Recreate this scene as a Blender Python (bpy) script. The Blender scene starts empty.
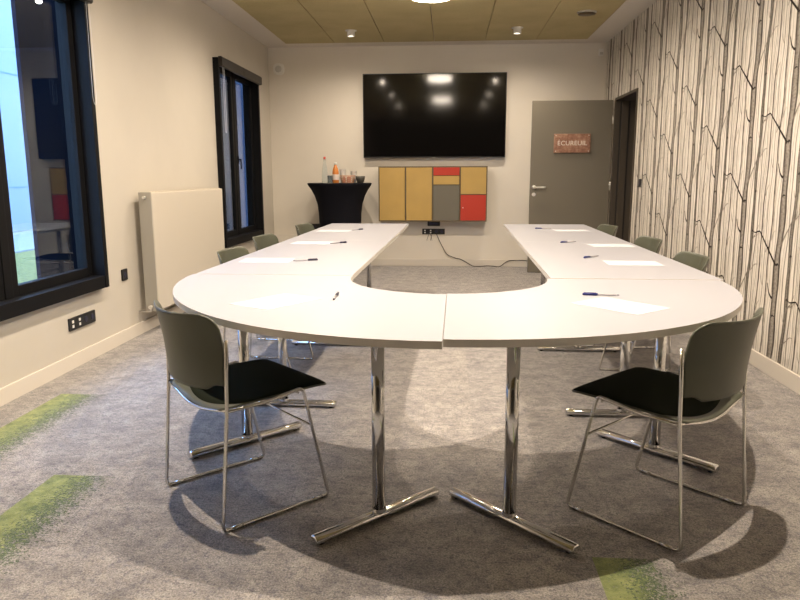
import bpy, bmesh, math, random
from mathutils import Vector, Matrix
R = math.radians
random.seed(7)
COL = bpy.context.scene.collection
scene = bpy.context.scene

# ------------------------------------------------------------------ dimensions (metres)
XL, XR, YN, YB, ZC = -2.43, 2.009, -3.2, 9.489, 2.914
TAB = 0.74

# ------------------------------------------------------------------ materials
def new_mat(name):
    m = bpy.data.materials.new(name); m.use_nodes = True
    nt = m.node_tree; b = nt.nodes['Principled BSDF']
    return m, nt, b
def col4(c): return (c[0], c[1], c[2], 1)
def mat(name, c, rough=.5, metal=0, spec=.5, noise=0, nscale=20, bump=0, bscale=200, coat=0):
    m, nt, b = new_mat(name)
    b.inputs['Base Color'].default_value = col4(c); b.inputs['Roughness'].default_value = rough
    b.inputs['Metallic'].default_value = metal; b.inputs['Specular IOR Level'].default_value = spec
    if coat: b.inputs['Coat Weight'].default_value = coat
    if noise or bump:
        tc = nt.nodes.new('ShaderNodeTexCoord')
    if noise:
        n = nt.nodes.new('ShaderNodeTexNoise'); n.inputs['Scale'].default_value = nscale; n.inputs['Detail'].default_value = 5
        nt.links.new(tc.outputs['Object'], n.inputs['Vector'])
        r = nt.nodes.new('ShaderNodeValToRGB'); r.color_ramp.elements[0].position = .3; r.color_ramp.elements[1].position = .7
        r.color_ramp.elements[0].color = col4([x*(1-noise) for x in c]); r.color_ramp.elements[1].color = col4([min(1, x*(1+noise)) for x in c])
        nt.links.new(n.outputs['Fac'], r.inputs['Fac']); nt.links.new(r.outputs['Color'], b.inputs['Base Color'])
    if bump:
        n = nt.nodes.new('ShaderNodeTexNoise'); n.inputs['Scale'].default_value = bscale; n.inputs['Detail'].default_value = 3
        nt.links.new(tc.outputs['Object'], n.inputs['Vector'])
        bp = nt.nodes.new('ShaderNodeBump'); bp.inputs['Strength'].default_value = bump; bp.inputs['Distance'].default_value = .002
        nt.links.new(n.outputs['Fac'], bp.inputs['Height']); nt.links.new(bp.outputs['Normal'], b.inputs['Normal'])
    return m
def emis(name, c, s):
    m, nt, b = new_mat(name)
    b.inputs['Base Color'].default_value = (.8, .8, .8, 1)
    b.inputs['Emission Color'].default_value = col4(c); b.inputs['Emission Strength'].default_value = s
    return m

M = {}
M['wallb'] = mat('wall_paint_lightened', (.74, .69, .61), .75, noise=.02, nscale=3, bump=.25, bscale=300)  # same paint as left wall, lightened in place of light on the back wall
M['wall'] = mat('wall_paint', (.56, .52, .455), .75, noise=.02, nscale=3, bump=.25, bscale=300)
M['greywall'] = mat('near_wall_darkened', (.16, .15, .13), .8)  # unseen near wall, darkened to cut light bouncing from behind the viewer
M['white'] = mat('white_paint', (.68, .63, .56), .5)
M['ceil'] = mat('ceiling_paint', (.66, .62, .57), .8, bump=.1)
M['outer'] = mat('outer_render', (.3, .3, .3), .9)
M['rad'] = mat('radiator_enamel', (.62, .57, .49), .35)
M['grille'] = mat('radiator_grille', (.36, .34, .30), .4)
M['table'] = mat('white_laminate', (.335, .337, .375), .42, spec=.35, noise=.01, nscale=2)
M['edge'] = mat('laminate_edge', (.68, .65, .60), .45)
M['under'] = mat('table_underside', (.30, .28, .25), .7)
M['chrome'] = mat('chrome', (.72, .72, .72), .09, metal=1)
M['rod'] = mat('chromed_rod', (.70, .69, .67), .2, metal=1)
M['blackplastic'] = mat('black_plastic', (.012, .012, .013), .45)
M['shell'] = mat('olive_plastic', (.074, .078, .054), .42, noise=.05, nscale=8)
M['pad'] = mat('black_seat_fabric', (.016, .019, .013), .95, bump=.4, bscale=900, spec=.05)
M['black_alu'] = mat('black_aluminium', (.006, .006, .007), .55, spec=.14)
M['cassette'] = mat('dark_brown_cassette', (.017, .013, .011), .45)
M['paper'] = mat('paper', (.52, .53, .57), .8)
M['penblue'] = mat('blue_plastic', (.012, .02, .17), .3)
M['pendark'] = mat('dark_ink_plastic', (.02, .02, .05), .3)
M['pengrey'] = mat('clear_grey_barrel', (.35, .34, .36), .25)
M['mustard'] = mat('mustard_panel', (.43, .282, .08), .5, noise=.06, nscale=4)
M['red'] = mat('red_panel', (.42, .028, .010), .5)
M['greypanel'] = mat('grey_panel', (.13, .118, .09), .5)
M['cabframe'] = mat('cabinet_olive_frame', (.12, .085, .045), .5)
M['cloth'] = mat('black_stretch_cloth', (.006, .006, .010), .85, spec=.15)
M['door'] = mat('grey_door_paint', (.165, .148, .115), .42)
M['doorframe'] = mat('brown_grey_frame', (.075, .062, .048), .6, spec=.15)
M['darkgap'] = mat('dark_gasket', (.02, .016, .014), .6)
M['steel'] = mat('brushed_steel', (.82, .81, .78), .38, metal=1)
M['corr'] = mat('corridor_paint', (.16, .12, .11), .8)
M['corrfloor'] = mat('corridor_floor', (.22, .12, .10), .8)
M['white_plastic'] = mat('white_plastic', (.80, .78, .73), .4)
M['grey_plastic'] = mat('grey_plastic', (.58, .56, .52), .5)
M['red_cap'] = mat('red_cap', (.5, .05, .03), .4)
M['juice'] = mat('orange_juice', (.62, .22, .05), .25)
M['label'] = mat('bottle_label', (.75, .66, .62), .6)
M['stone'] = mat('dark_stoneware', (.07, .065, .055), .5, noise=.2, nscale=60)
M['wicker'] = mat('amber_basket', (.62, .36, .22), .5, noise=.3, nscale=90)
M['cup'] = mat('white_cup', (.82, .80, .77), .4)
M['pink'] = mat('pink_sachet', (.65, .30, .25), .6)
M['cyan'] = mat('pale_blue_facade', (.145, .175, .225), .8, noise=.02, nscale=2)
M['joint'] = mat('facade_joint', (.06, .12, .18), .8)
M['outdark'] = mat('dark_blue_cladding', (.006, .010, .024), .9, spec=.08)
M['pave'] = mat('pale_paving', (.22, .21, .19), .85, noise=.08, nscale=6)
M['cord'] = mat('black_cable', (.022, .012, .009), .5)
M['cordw'] = mat('white_cord', (.75, .75, .78), .5)
M['lens'] = emis('spot_lens', (1, .88, .72), 6)
M['diffuser'] = emis('lamp_diffuser', (1, .86, .70), 46)
M['letter'] = mat('pale_letters', (.80, .74, .66), .5)

def screen_mat():
    m, nt, b = new_mat('glossy_black_screen')
    b.inputs['Base Color'].default_value = (.003, .0026, .0026, 1); b.inputs['Roughness'].default_value = .085
    b.inputs['Specular IOR Level'].default_value = .6
    return m
M['screen'] = screen_mat()

def glass_pane():
    m = bpy.data.materials.new('window_glass'); m.use_nodes = True; nt = m.node_tree
    nt.nodes.clear(); o = nt.nodes.new('ShaderNodeOutputMaterial'); mx = nt.nodes.new('ShaderNodeMixShader')
    t = nt.nodes.new('ShaderNodeBsdfTransparent'); t.inputs['Color'].default_value = (.86, .92, .97, 1)
    g = nt.nodes.new('ShaderNodeBsdfGlossy'); g.inputs['Roughness'].default_value = 0; g.inputs['Color'].default_value = (.9, .95, 1, 1)
    f = nt.nodes.new('ShaderNodeFresnel'); ge = nt.nodes.new('ShaderNodeNewGeometry'); ma = nt.nodes.new('ShaderNodeMath'); ma.operation = 'MULTIPLY_ADD'
    ma.inputs[1].default_value = 1/1.5-1.5; ma.inputs[2].default_value = 1.5; nt.links.new(ge.outputs['Backfacing'], ma.inputs[0]); nt.links.new(ma.outputs[0], f.inputs['IOR'])
    nt.links.new(f.outputs[0], mx.inputs[0]); nt.links.new(t.outputs[0], mx.inputs[1]); nt.links.new(g.outputs[0], mx.inputs[2])
    nt.links.new(mx.outputs[0], o.inputs[0]); return m
M['glass'] = glass_pane()
def bottle_glass():
    m, nt, b = new_mat('bottle_glass'); b.inputs['Base Color'].default_value = (.86, .93, .95, 1)
    b.inputs['Roughness'].default_value = .03; b.inputs['Transmission Weight'].default_value = .9; b.inputs['IOR'].default_value = 1.3
    return m
M['bottle'] = bottle_glass()

def acoustic():
    m, nt, b = new_mat('olive_wood_wool'); N = nt.nodes; Lk = nt.links
    tc = N.new('ShaderNodeTexCoord'); n = N.new('ShaderNodeTexNoise'); n.inputs['Scale'].default_value = 90; n.inputs['Detail'].default_value = 6
    n2 = N.new('ShaderNodeTexNoise'); n2.inputs['Scale'].default_value = 3
    r = N.new('ShaderNodeValToRGB'); r.color_ramp.elements[0].position = .3; r.color_ramp.elements[1].position = .7
    r.color_ramp.elements[0].color = (.33, .275, .14, 1); r.color_ramp.elements[1].color = (.54, .465, .255, 1)
    Lk.new(tc.outputs['Object'], n.inputs['Vector']); Lk.new(tc.outputs['Object'], n2.inputs['Vector'])
    a = N.new('ShaderNodeMath'); a.operation = 'MULTIPLY_ADD'; a.inputs[1].default_value = .7
    s = N.new('ShaderNodeMath'); s.operation = 'MULTIPLY'; s.inputs[1].default_value = .3
    Lk.new(n2.outputs['Fac'], s.inputs[0]); Lk.new(n.outputs['Fac'], a.inputs[0]); Lk.new(s.outputs[0], a.inputs[2])
    Lk.new(a.outputs[0], r.inputs['Fac']); Lk.new(r.outputs['Color'], b.inputs['Base Color'])
    bp = N.new('ShaderNodeBump'); bp.inputs['Strength'].default_value = .5; bp.inputs['Distance'].default_value = .003
    Lk.new(n.outputs['Fac'], bp.inputs['Height']); Lk.new(bp.outputs['Normal'], b.inputs['Normal'])
    b.inputs['Roughness'].default_value = .9
    return m
M['acoustic'] = acoustic()

GREENS = [(-2.215, 2.4, -1.93, 3.66, .85), (-1.64, 1.6, -1.35, 2.605, .9), (.478, 1.0, .73, 2.11, .9)]
def carpet():
    m, nt, b = new_mat('carpet_planks'); N = nt.nodes; Lk = nt.links
    tc = N.new('ShaderNodeTexCoord'); P = tc.outputs['Object']
    def math_(op, a, bb=None, c=None, clamp=False):
        n = N.new('ShaderNodeMath'); n.operation = op; n.use_clamp = clamp
        for i, v in enumerate((a, bb, c)):
            if v is None: continue
            if isinstance(v, (int, float)): n.inputs[i].default_value = v
            else: Lk.new(v, n.inputs[i])
        return n.outputs[0]
    def noise(scale, detail=4, rough=.6, vec=None):
        n = N.new('ShaderNodeTexNoise'); n.inputs['Scale'].default_value = scale; n.inputs['Detail'].default_value = detail
        n.inputs['Roughness'].default_value = rough; Lk.new(vec or P, n.inputs['Vector']); return n.outputs['Fac']
    def ramp(f, *st):
        r = N.new('ShaderNodeValToRGB'); e = r.color_ramp.elements
        while len(e) < len(st): e.new(.5)
        for i, (p, c) in enumerate(st): e[i].position = p; e[i].color = col4(c)
        Lk.new(f, r.inputs['Fac']); return r.outputs['Color']
    def mix(f, a, bb, mode='MIX'):
        n = N.new('ShaderNodeMix'); n.data_type = 'RGBA'; n.blend_type = mode
        if isinstance(f, (int, float)): n.inputs[0].default_value = f
        else: Lk.new(f, n.inputs[0])
        for i, v in ((6, a), (7, bb)):
            if isinstance(v, tuple): n.inputs[i].default_value = col4(v)
            else: Lk.new(v, n.inputs[i])
        return n.outputs[2]
    # stretched noise: short dark dashes across the planks
    mp = N.new('ShaderNodeMapping'); mp.inputs['Scale'].default_value = (3.6, 4.4, 1); Lk.new(P, mp.inputs['Vector'])
    base = ramp(noise(2.2, 9, .8, mp.outputs['Vector']), (.37, (.175, .165, .165)), (.5, (.285, .265, .253)), (.63, (.375, .35, .328)))
    dash = math_('GREATER_THAN', math_('ADD', noise(9, 8, .75, mp.outputs['Vector']), math_('MULTIPLY', noise(110, 2), .4)), .75)
    c = mix(math_('MULTIPLY', dash, .62), base, (.10, .10, .125))
    fine = noise(150, 4, .8)
    c = mix(1.0, c, ramp(fine, (.34, (.36, .36, .36)), (.66, (1.62, 1.62, 1.62))), 'MULTIPLY')
    # plank tone
    br = N.new('ShaderNodeTexBrick'); br.inputs['Color1'].default_value = (.96, .96, .97, 1); br.inputs['Color2'].default_value = (1.05, 1.04, 1.02, 1)
    br.inputs['Mortar'].default_value = (.85, .85, .86, 1); br.inputs['Scale'].default_value = 1; br.inputs['Mortar Size'].default_value = .0012
    br.inputs['Brick Width'].default_value = 1.0; br.inputs['Row Height'].default_value = .25
    mr = N.new('ShaderNodeMapping'); mr.inputs['Rotation'].default_value = (0, 0, R(90)); mr.inputs['Location'].default_value = (.3, .12, 0)
    Lk.new(P, mr.inputs['Vector']); Lk.new(mr.outputs['Vector'], br.inputs['Vector'])
    c = mix(1.0, c, br.outputs['Color'], 'MULTIPLY')
    sx = N.new('ShaderNodeSeparateXYZ'); Lk.new(P, sx.inputs[0]); X, Y = sx.outputs[0], sx.outputs[1]
    gn = noise(30, 6, .75); gn2 = noise(90, 3, .7); gn3 = noise(140, 2, .6)
    green = ramp(noise(14, 5, .7), (.35, (.10, .14, .05)), (.5, (.21, .25, .09)), (.65, (.31, .34, .13)))
    dk = ramp(noise(60, 3, .7), (.4, (.03, .055, .028)), (.62, (.11, .16, .07)))
    for x0, y0, x1, y1, k in GREENS:
        ins = math_('MULTIPLY', math_('MULTIPLY', math_('GREATER_THAN', X, x0), math_('LESS_THAN', X, x1+.12)), math_('MULTIPLY', math_('GREATER_THAN', Y, y0), math_('LESS_THAN', Y, y1)))
        t = math_('DIVIDE', math_('SUBTRACT', X, x0), x1-x0)       # 0..1 across the strip
        ns = math_('MULTIPLY', math_('SUBTRACT', math_('ADD', math_('MULTIPLY', gn, .45), math_('MULTIPLY', gn2, .55)), .5), 3.2)
        solid = math_('LESS_THAN', math_('ADD', t, ns), .74)
        bright = math_('LESS_THAN', math_('ADD', t, ns), .42)
        sp = math_('LESS_THAN', math_('ADD', math_('MULTIPLY', t, .35), math_('MULTIPLY', math_('SUBTRACT', gn3, .5), 3)), .55)
        g = mix(bright, dk, green)
        c = mix(math_('MULTIPLY', math_('MULTIPLY', ins, solid), sp), c, g)
    Lk.new(c, b.inputs['Base Color']); b.inputs['Roughness'].default_value = .95; b.inputs['Specular IOR Level'].default_value = .12; b.inputs['Sheen Weight'].default_value = .22; b.inputs['Sheen Roughness'].default_value = .6
    bp = N.new('ShaderNodeBump'); bp.inputs['Strength'].default_value = .8; bp.inputs['Distance'].default_value = .004
    Lk.new(fine, bp.inputs['Height']); Lk.new(bp.outputs['Normal'], b.inputs['Normal'])
    return m
M['carpet'] = carpet()

def grass():
    m, nt, b = new_mat('lawn'); N = nt.nodes; tc = N.new('ShaderNodeTexCoord'); n = N.new('ShaderNodeTexNoise')
    n.inputs['Scale'].default_value = 14; n.inputs['Detail'].default_value = 9; n.inputs['Roughness'].default_value = .8
    r = N.new('ShaderNodeValToRGB'); r.color_ramp.elements[0].position = .35; r.color_ramp.elements[1].position = .66
    r.color_ramp.elements[0].color = (.06, .06, .008, 1); r.color_ramp.elements[1].color = (.26, .22, .045, 1)
    nt.links.new(tc.outputs['Object'], n.inputs['Vector']); nt.links.new(n.outputs['Fac'], r.inputs['Fac']); nt.links.new(r.outputs['Color'], b.inputs['Base Color'])
    b.inputs['Roughness'].default_value = .95; return m
M['grass'] = grass()

def trunk_mat(name, lo, hi, edge, k_=.9):
    """printed birch bark: UV.x runs across the trunk, UV.y up it"""
    m, nt, b = new_mat(name); N = nt.nodes; Lk = nt.links
    uv = N.new('ShaderNodeUVMap'); sp = N.new('ShaderNodeSeparateXYZ'); Lk.new(uv.outputs[0], sp.inputs[0])
    r = N.new('ShaderNodeValToRGB'); e = r.color_ramp.elements
    st = [(0, edge), (.14, lo), (.45, hi), (.7, hi), (.84, lo), (1, edge)]
    while len(e) < len(st): e.new(.5)
    for i, (p, c) in enumerate(st): e[i].position = p; e[i].color = col4(c)
    Lk.new(sp.outputs[0], r.inputs['Fac'])
    tc = N.new('ShaderNodeTexCoord'); mp = N.new('ShaderNodeMapping'); mp.inputs['Scale'].default_value = (1, 30, 90)
    Lk.new(tc.outputs['Object'], mp.inputs[0]); n = N.new('ShaderNodeTexNoise'); n.inputs['Scale'].default_value = 1.0; n.inputs['Detail'].default_value = 5; n.inputs['Roughness'].default_value = .8
    Lk.new(mp.outputs[0], n.inputs['Vector'])
    r2 = N.new('ShaderNodeValToRGB'); r2.color_ramp.elements[0].position = .36; r2.color_ramp.elements[0].color = (.45, .43, .41, 1)
    r2.color_ramp.elements[1].position = .55; r2.color_ramp.elements[1].color = (1.05, 1.05, 1.05, 1); Lk.new(n.outputs['Fac'], r2.inputs['Fac'])
    mx = N.new('ShaderNodeMix'); mx.data_type = 'RGBA'; mx.blend_type = 'MULTIPLY'; mx.inputs[0].default_value = k_
    Lk.new(r.outputs['Color'], mx.inputs[6]); Lk.new(r2.outputs['Color'], mx.inputs[7]); Lk.new(mx.outputs[2], b.inputs['Base Color'])
    b.inputs['Roughness'].default_value = .8; b.inputs['Specular IOR Level'].default_value = .2
    return m
PAPERC = (.72, .675, .61)
M['wp'] = mat('wallpaper_ground', PAPERC, .8, noise=.05, nscale=9, spec=.2)
M['trunk'] = trunk_mat('wallpaper_birch_trunk', (.14, .12, .104), (.32, .29, .255), (.026, .022, .018))
M['trunk2'] = trunk_mat('wallpaper_slim_trunk', (.12, .104, .088), (.23, .208, .18), (.035, .03, .025))
M['trunk3'] = trunk_mat('wallpaper_pale_trunk', (.55, .505, .445), (.60, .555, .49), (.13, .11, .095), .22)
M['ink'] = mat('wallpaper_twig_ink', (.028, .022, .018), .8, spec=.2)
M['ink3'] = mat('wallpaper_grey_ink', (.12, .10, .085), .8, spec=.2, noise=.5, nscale=30)
M['ink4'] = mat('wallpaper_faint_ink', (.46, .42, .37), .8, spec=.2, noise=.3, nscale=30)
M['ink2'] = mat('wallpaper_pale_ink', (.24, .21, .18), .8, spec=.2)
def sign_mat():
    m, nt, b = new_mat('rusty_copper_sign'); N = nt.nodes; tc = N.new('ShaderNodeTexCoord'); n = N.new('ShaderNodeTexNoise')
    n.inputs['Scale'].default_value = 11; n.inputs['Detail'].default_value = 8; n.inputs['Roughness'].default_value = .75
    r = N.new('ShaderNodeValToRGB'); e = r.color_ramp.elements; e.new(.5)
    for i, (p, c) in enumerate([(.33, (.15, .065, .042)), (.5, (.32, .165, .11)), (.66, (.50, .33, .235))]): e[i].position = p; e[i].color = col4(c)
    nt.links.new(tc.outputs['Object'], n.inputs['Vector']); nt.links.new(n.outputs['Fac'], r.inputs['Fac']); nt.links.new(r.outputs['Color'], b.inputs['Base Color'])
    b.inputs['Roughness'].default_value = .5; b.inputs['Metallic'].default_value = .15; return m
M['sign'] = sign_mat()

# ------------------------------------------------------------------ mesh helpers
class MB:
    def __init__(s): s.v, s.f, s.mi, s.uv, s.sm = [], [], [], {}, []
    def face(s, idx, mi=0, smooth=False, uv=None):
        s.f.append(tuple(idx)); s.mi.append(mi); s.sm.append(smooth)
        if uv: s.uv[len(s.f)-1] = uv
    def box(s, x0, x1, y0, y1, z0, z1, mi=0, T=None):
        b = len(s.v)
        for p in ((x0,y0,z0),(x1,y0,z0),(x1,y1,z0),(x0,y1,z0),(x0,y0,z1),(x1,y0,z1),(x1,y1,z1),(x0,y1,z1)):
            s.v.append(tuple(T @ Vector(p)) if T else p)
        for q in ((0,3,2,1),(4,5,6,7),(0,1,5,4),(1,2,6,5),(2,3,7,6),(3,0,4,7)): s.face([b+i for i in q], mi)
        return s
    def prism(s, pts, z0, z1, mi=0, smi=None):
        n = len(pts); b = len(s.v)
        s.v += [(x, y, z0) for x, y in pts] + [(x, y, z1) for x, y in pts]
        s.face([b+n-1-i for i in range(n)], mi if smi is None else smi); s.face([b+n+i for i in range(n)], mi)
        for i in range(n): s.face([b+i, b+(i+1)%n, b+n+(i+1)%n, b+n+i], mi if smi is None else smi)
        return s
    def tube(s, pts, r, n=10, mi=0, caps=True, rs=None, flat=None):
        """swept round tube through pts; rs = radius per point; flat=(a,b) ellipse factors (side, up)"""
        P = [Vector(p) for p in pts]; b = len(s.v); prev = None
        for i, p in enumerate(P):
            t = (P[min(i+1, len(P)-1)] - P[max(i-1, 0)]).normalized()
            if prev is None:
                a = Vector((0, 0, 1)) if abs(t.z) < .9 else Vector((1, 0, 0))
                side = t.cross(a).normalized()
            else:
                side = (prev - t*prev.dot(t)).normalized()
            prev = side; up = side.cross(t)
            rr = rs[i] if rs else r; fa, fb = flat or (1, 1)
            for k in range(n):
                an = 2*math.pi*k/n; s.v.append(tuple(p + side*math.cos(an)*rr*fa + up*math.sin(an)*rr*fb))
        for i in range(len(P)-1):
            for k in range(n):
                s.face([b+i*n+k, b+i*n+(k+1)%n, b+(i+1)*n+(k+1)%n, b+(i+1)*n+k], mi, True)
        if caps:
            s.face([b+k for k in range(n)][::-1], mi); s.face([b+(len(P)-1)*n+k for k in range(n)], mi)
        return s
    def lathe(s, prof, c=(0, 0, 0), n=32, mi=0, smooth=True, capb=True, capt=True, rmod=None):
        b = len(s.v)
        for (r, z) in prof:
            for k in range(n):
                an = 2*math.pi*k/n; q = r*(rmod(an, z) if rmod else 1)
                s.v.append((c[0]+q*math.cos(an), c[1]+q*math.sin(an), c[2]+z))
        for i in range(len(prof)-1):
            for k in range(n): s.face([b+i*n+k, b+i*n+(k+1)%n, b+(i+1)*n+(k+1)%n, b+(i+1)*n+k], mi, smooth)
        if capb: s.face([b+k for k in range(n)][::-1], mi)
        if capt: s.face([b+(len(prof)-1)*n+k for k in range(n)], mi)
        return s
    def grid(s, F, G, nu, nv, mi=0, mib=None):
        """closed shell between front surface F(i,j) and back surface G(i,j)"""
        b = len(s.v); W = nv+1
        for H in (F, G):
            for i in range(nu+1):
                for j in range(nv+1): s.v.append(tuple(H(i, j)))
        o = (nu+1)*W; mb = mi if mib is None else mib
        for i in range(nu):
            for j in range(nv):
                a = b+i*W+j; s.face([a, a+1, a+W+1, a+W], mi, True); a += o; s.face([a, a+W, a+W+1, a+1], mb, True)
        for i in range(nu):
            a = b+i*W; s.face([a, a+W, a+W+o, a+o], mb, True); a = b+i*W+nv; s.face([a, a+o, a+W+o, a+W], mb, True)
        for j in range(nv):
            a = b+j; s.face([a, a+o, a+o+1, a+1], mb, True); a = b+nu*W+j; s.face([a, a+1, a+1+o, a+o], mb, True)
        return s
    def build(s, name, mats, parent=None, loc=(0, 0, 0), rz=0, bevel=0, bseg=2, fix=True):
        me = bpy.data.meshes.new(name); me.from_pydata(s.v, [], s.f)
        if not isinstance(mats, (list, tuple)): mats = [mats]
        for m in mats: me.materials.append(m)
        for i, p in enumerate(me.polygons): p.material_index = s.mi[i]; p.use_smooth = s.sm[i]
        if s.uv:
            L = me.uv_layers.new(name='UVMap')
            for fi, uvs in s.uv.items():
                for li, q in zip(me.polygons[fi].loop_indices, uvs): L.data[li].uv = q
        if fix:
            bm = bmesh.new(); bm.from_mesh(me); bmesh.ops.recalc_face_normals(bm, faces=bm.faces); bm.to_mesh(me); bm.free()
        o = bpy.data.objects.new(name, me); COL.objects.link(o); o.location = loc; o.rotation_euler = (0, 0, rz)
        if parent: o.parent = parent
        if bevel:
            bv = o.modifiers.new('bevel', 'BEVEL'); bv.width = bevel; bv.segments = bseg; bv.limit_method = 'ANGLE'; bv.angle_limit = R(35)
        return o
def tag(o, label=None, cat=None, group=None, kind=None):
    if label: o['label'] = label
    if cat: o['category'] = cat
    if group: o['group'] = group
    if kind: o['kind'] = kind
    return o
def empty(name, loc=(0, 0, 0), rz=0, **k):
    o = bpy.data.objects.new(name, None); COL.objects.link(o); o.location = loc; o.rotation_euler = (0, 0, rz); o.empty_display_size = .1
    return tag(o, **k)
def copy_tree(o, parent=None):
    c = o.copy(); COL.objects.link(c)
    if parent: c.parent = parent
    for ch in [x for x in bpy.data.objects if x.parent == o]: copy_tree(ch, c)
    return c
def rounded(w, d, r, n=6):
    pts = []
    for cx, cy, a0 in ((w/2-r, d/2-r, 0), (-w/2+r, d/2-r, 90), (-w/2+r, -d/2+r, 180), (w/2-r, -d/2+r, 270)):
        for k in range(n+1): a = R(a0+90*k/n); pts.append((cx+r*math.cos(a), cy+r*math.sin(a)))
    return pts
def arcpath(pts, rad, n=5):
    """round the corners of a polyline"""
    P = [Vector(p) for p in pts]; out = [P[0]]
    for i in range(1, len(P)-1):
        a = (P[i-1]-P[i]); b = (P[i+1]-P[i]); r = min(rad, a.length*.45, b.length*.45)
        p0 = P[i]+a.normalized()*r; p1 = P[i]+b.normalized()*r
        for k in range(n+1):
            t = k/n; out.append(p0*(1-t)**2 + P[i]*2*t*(1-t) + p1*t*t)
    out.append(P[-1]); return out
def smooth_path(pts, n=6):
    P = [Vector(p) for p in pts]; out = []
    for i in range(len(P)-1):
        p0, p1, p2, p3 = P[max(i-1, 0)], P[i], P[i+1], P[min(i+2, len(P)-1)]
        for k in range(n):
            t = k/n; out.append(.5*((2*p1)+(p2-p0)*t+(2*p0-5*p1+4*p2-p3)*t*t+(3*p1-p0-3*p2+p3)*t**3))
    out.append(P[-1]); return out

# ------------------------------------------------------------------ room shell
WT = .3
W1 = (2.68, 4.62, .47, 2.43); W2 = (7.22, 8.75, .47, 2.43)
DW = (7.815, 8.83, 2.15)
MB().box(XL-WT, XR+WT, YN-.2, YB+.2, -.2, 0).build('floor', M['carpet']).__setitem__('kind', 'structure')
m = MB()
ys = [YN-.2, W1[0], W1[1], W2[0], W2[1], YB+.2]
WL = .135
for i in (0, 2, 4): m.box(XL-WL, XL, ys[i], ys[i+1], 0, ZC+.1)
for w in (W1, W2): m.box(XL-WL, XL, w[0], w[1], 0, w[2]); m.box(XL-WL, XL, w[0], w[1], w[3], ZC+.1)
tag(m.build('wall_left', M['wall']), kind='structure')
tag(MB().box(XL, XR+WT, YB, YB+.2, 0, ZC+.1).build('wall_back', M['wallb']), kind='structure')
tag(MB().box(XL, XR+WT, YN-.2, YN, 0, ZC+.1).build('wall_near', M['greywall']), kind='structure')
ceil = tag(MB().box(XL-WT, XR+WT, YN-.2, YB+.2, ZC+.03, ZC+.3).box(XL, -2.125, YN, YB, ZC, ZC+.03).box(1.712, XR, YN, YB, ZC, ZC+.03)
    .box(-2.125, 1.712, 9.215, YB, ZC, ZC+.03).box(-2.125, 1.712, YN, YN+.3, ZC, ZC+.03).build('ceiling', M['ceil']), kind='structure')
# olive wood-wool boards set in the ceiling, each a board with thin shadow gaps
for i in range(6):
    for j in range(6):
        y1 = 9.21-j*2.15; y0 = max(y1-2.146, YN+.31)
        MB().box(-2.122+i*.639, -2.122+(i+1)*.639-.007, y0, y1, ZC-.004, ZC+.028).build('ceiling_board', M['acoustic'], ceil)
# right wall with the wallpaper printed on it
m = MB(); W_ = XR+WT
m.box(XR, W_, YN, DW[0], 0, ZC+.1).box(XR, W_, DW[1], YB, 0, ZC+.1).box(XR, W_, DW[0], DW[1], DW[2], ZC+.1)
lay = [0]
def strip(path, wid, mi, d, uvv=False):
    """path of (s,z) on the wall, s=-y ; widths per point"""
    n = len(path); b = len(m.v); x = XR-d
    for k, (s_, z) in enumerate(path):
        w = wid[k] if isinstance(wid, list) else wid
        if uvv or abs(path[-1][0]-path[0][0]) < 1e-3: ds, dz = w/2, 0
        else:
            a = path[min(k+1, n-1)]; c = path[max(k-1, 0)]; tx, tz = a[0]-c[0], a[1]-c[1]; l = math.hypot(tx, tz) or 1
            ds, dz = tz/l*w/2, -tx/l*w/2
        m.v.append((x, -(s_-ds), z-dz)); m.v.append((x, -(s_+ds), z+dz))
    for k in range(n-1):
        q = [b+2*k, b+2*k+2, b+2*k+3, b+2*k+1]
        zz = (path[k][1], path[k+1][1])
        m.face(q, mi, False, [(0, zz[0]), (0, zz[1]), (1, zz[1]), (1, zz[0])])
def clipz(s_, w):
    y = -s_
    if DW[0]-w/2-.008 < y < DW[1]+w/2+.008: return DW[2]+.004
    return .105
TW, TH = .545, .738
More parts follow.
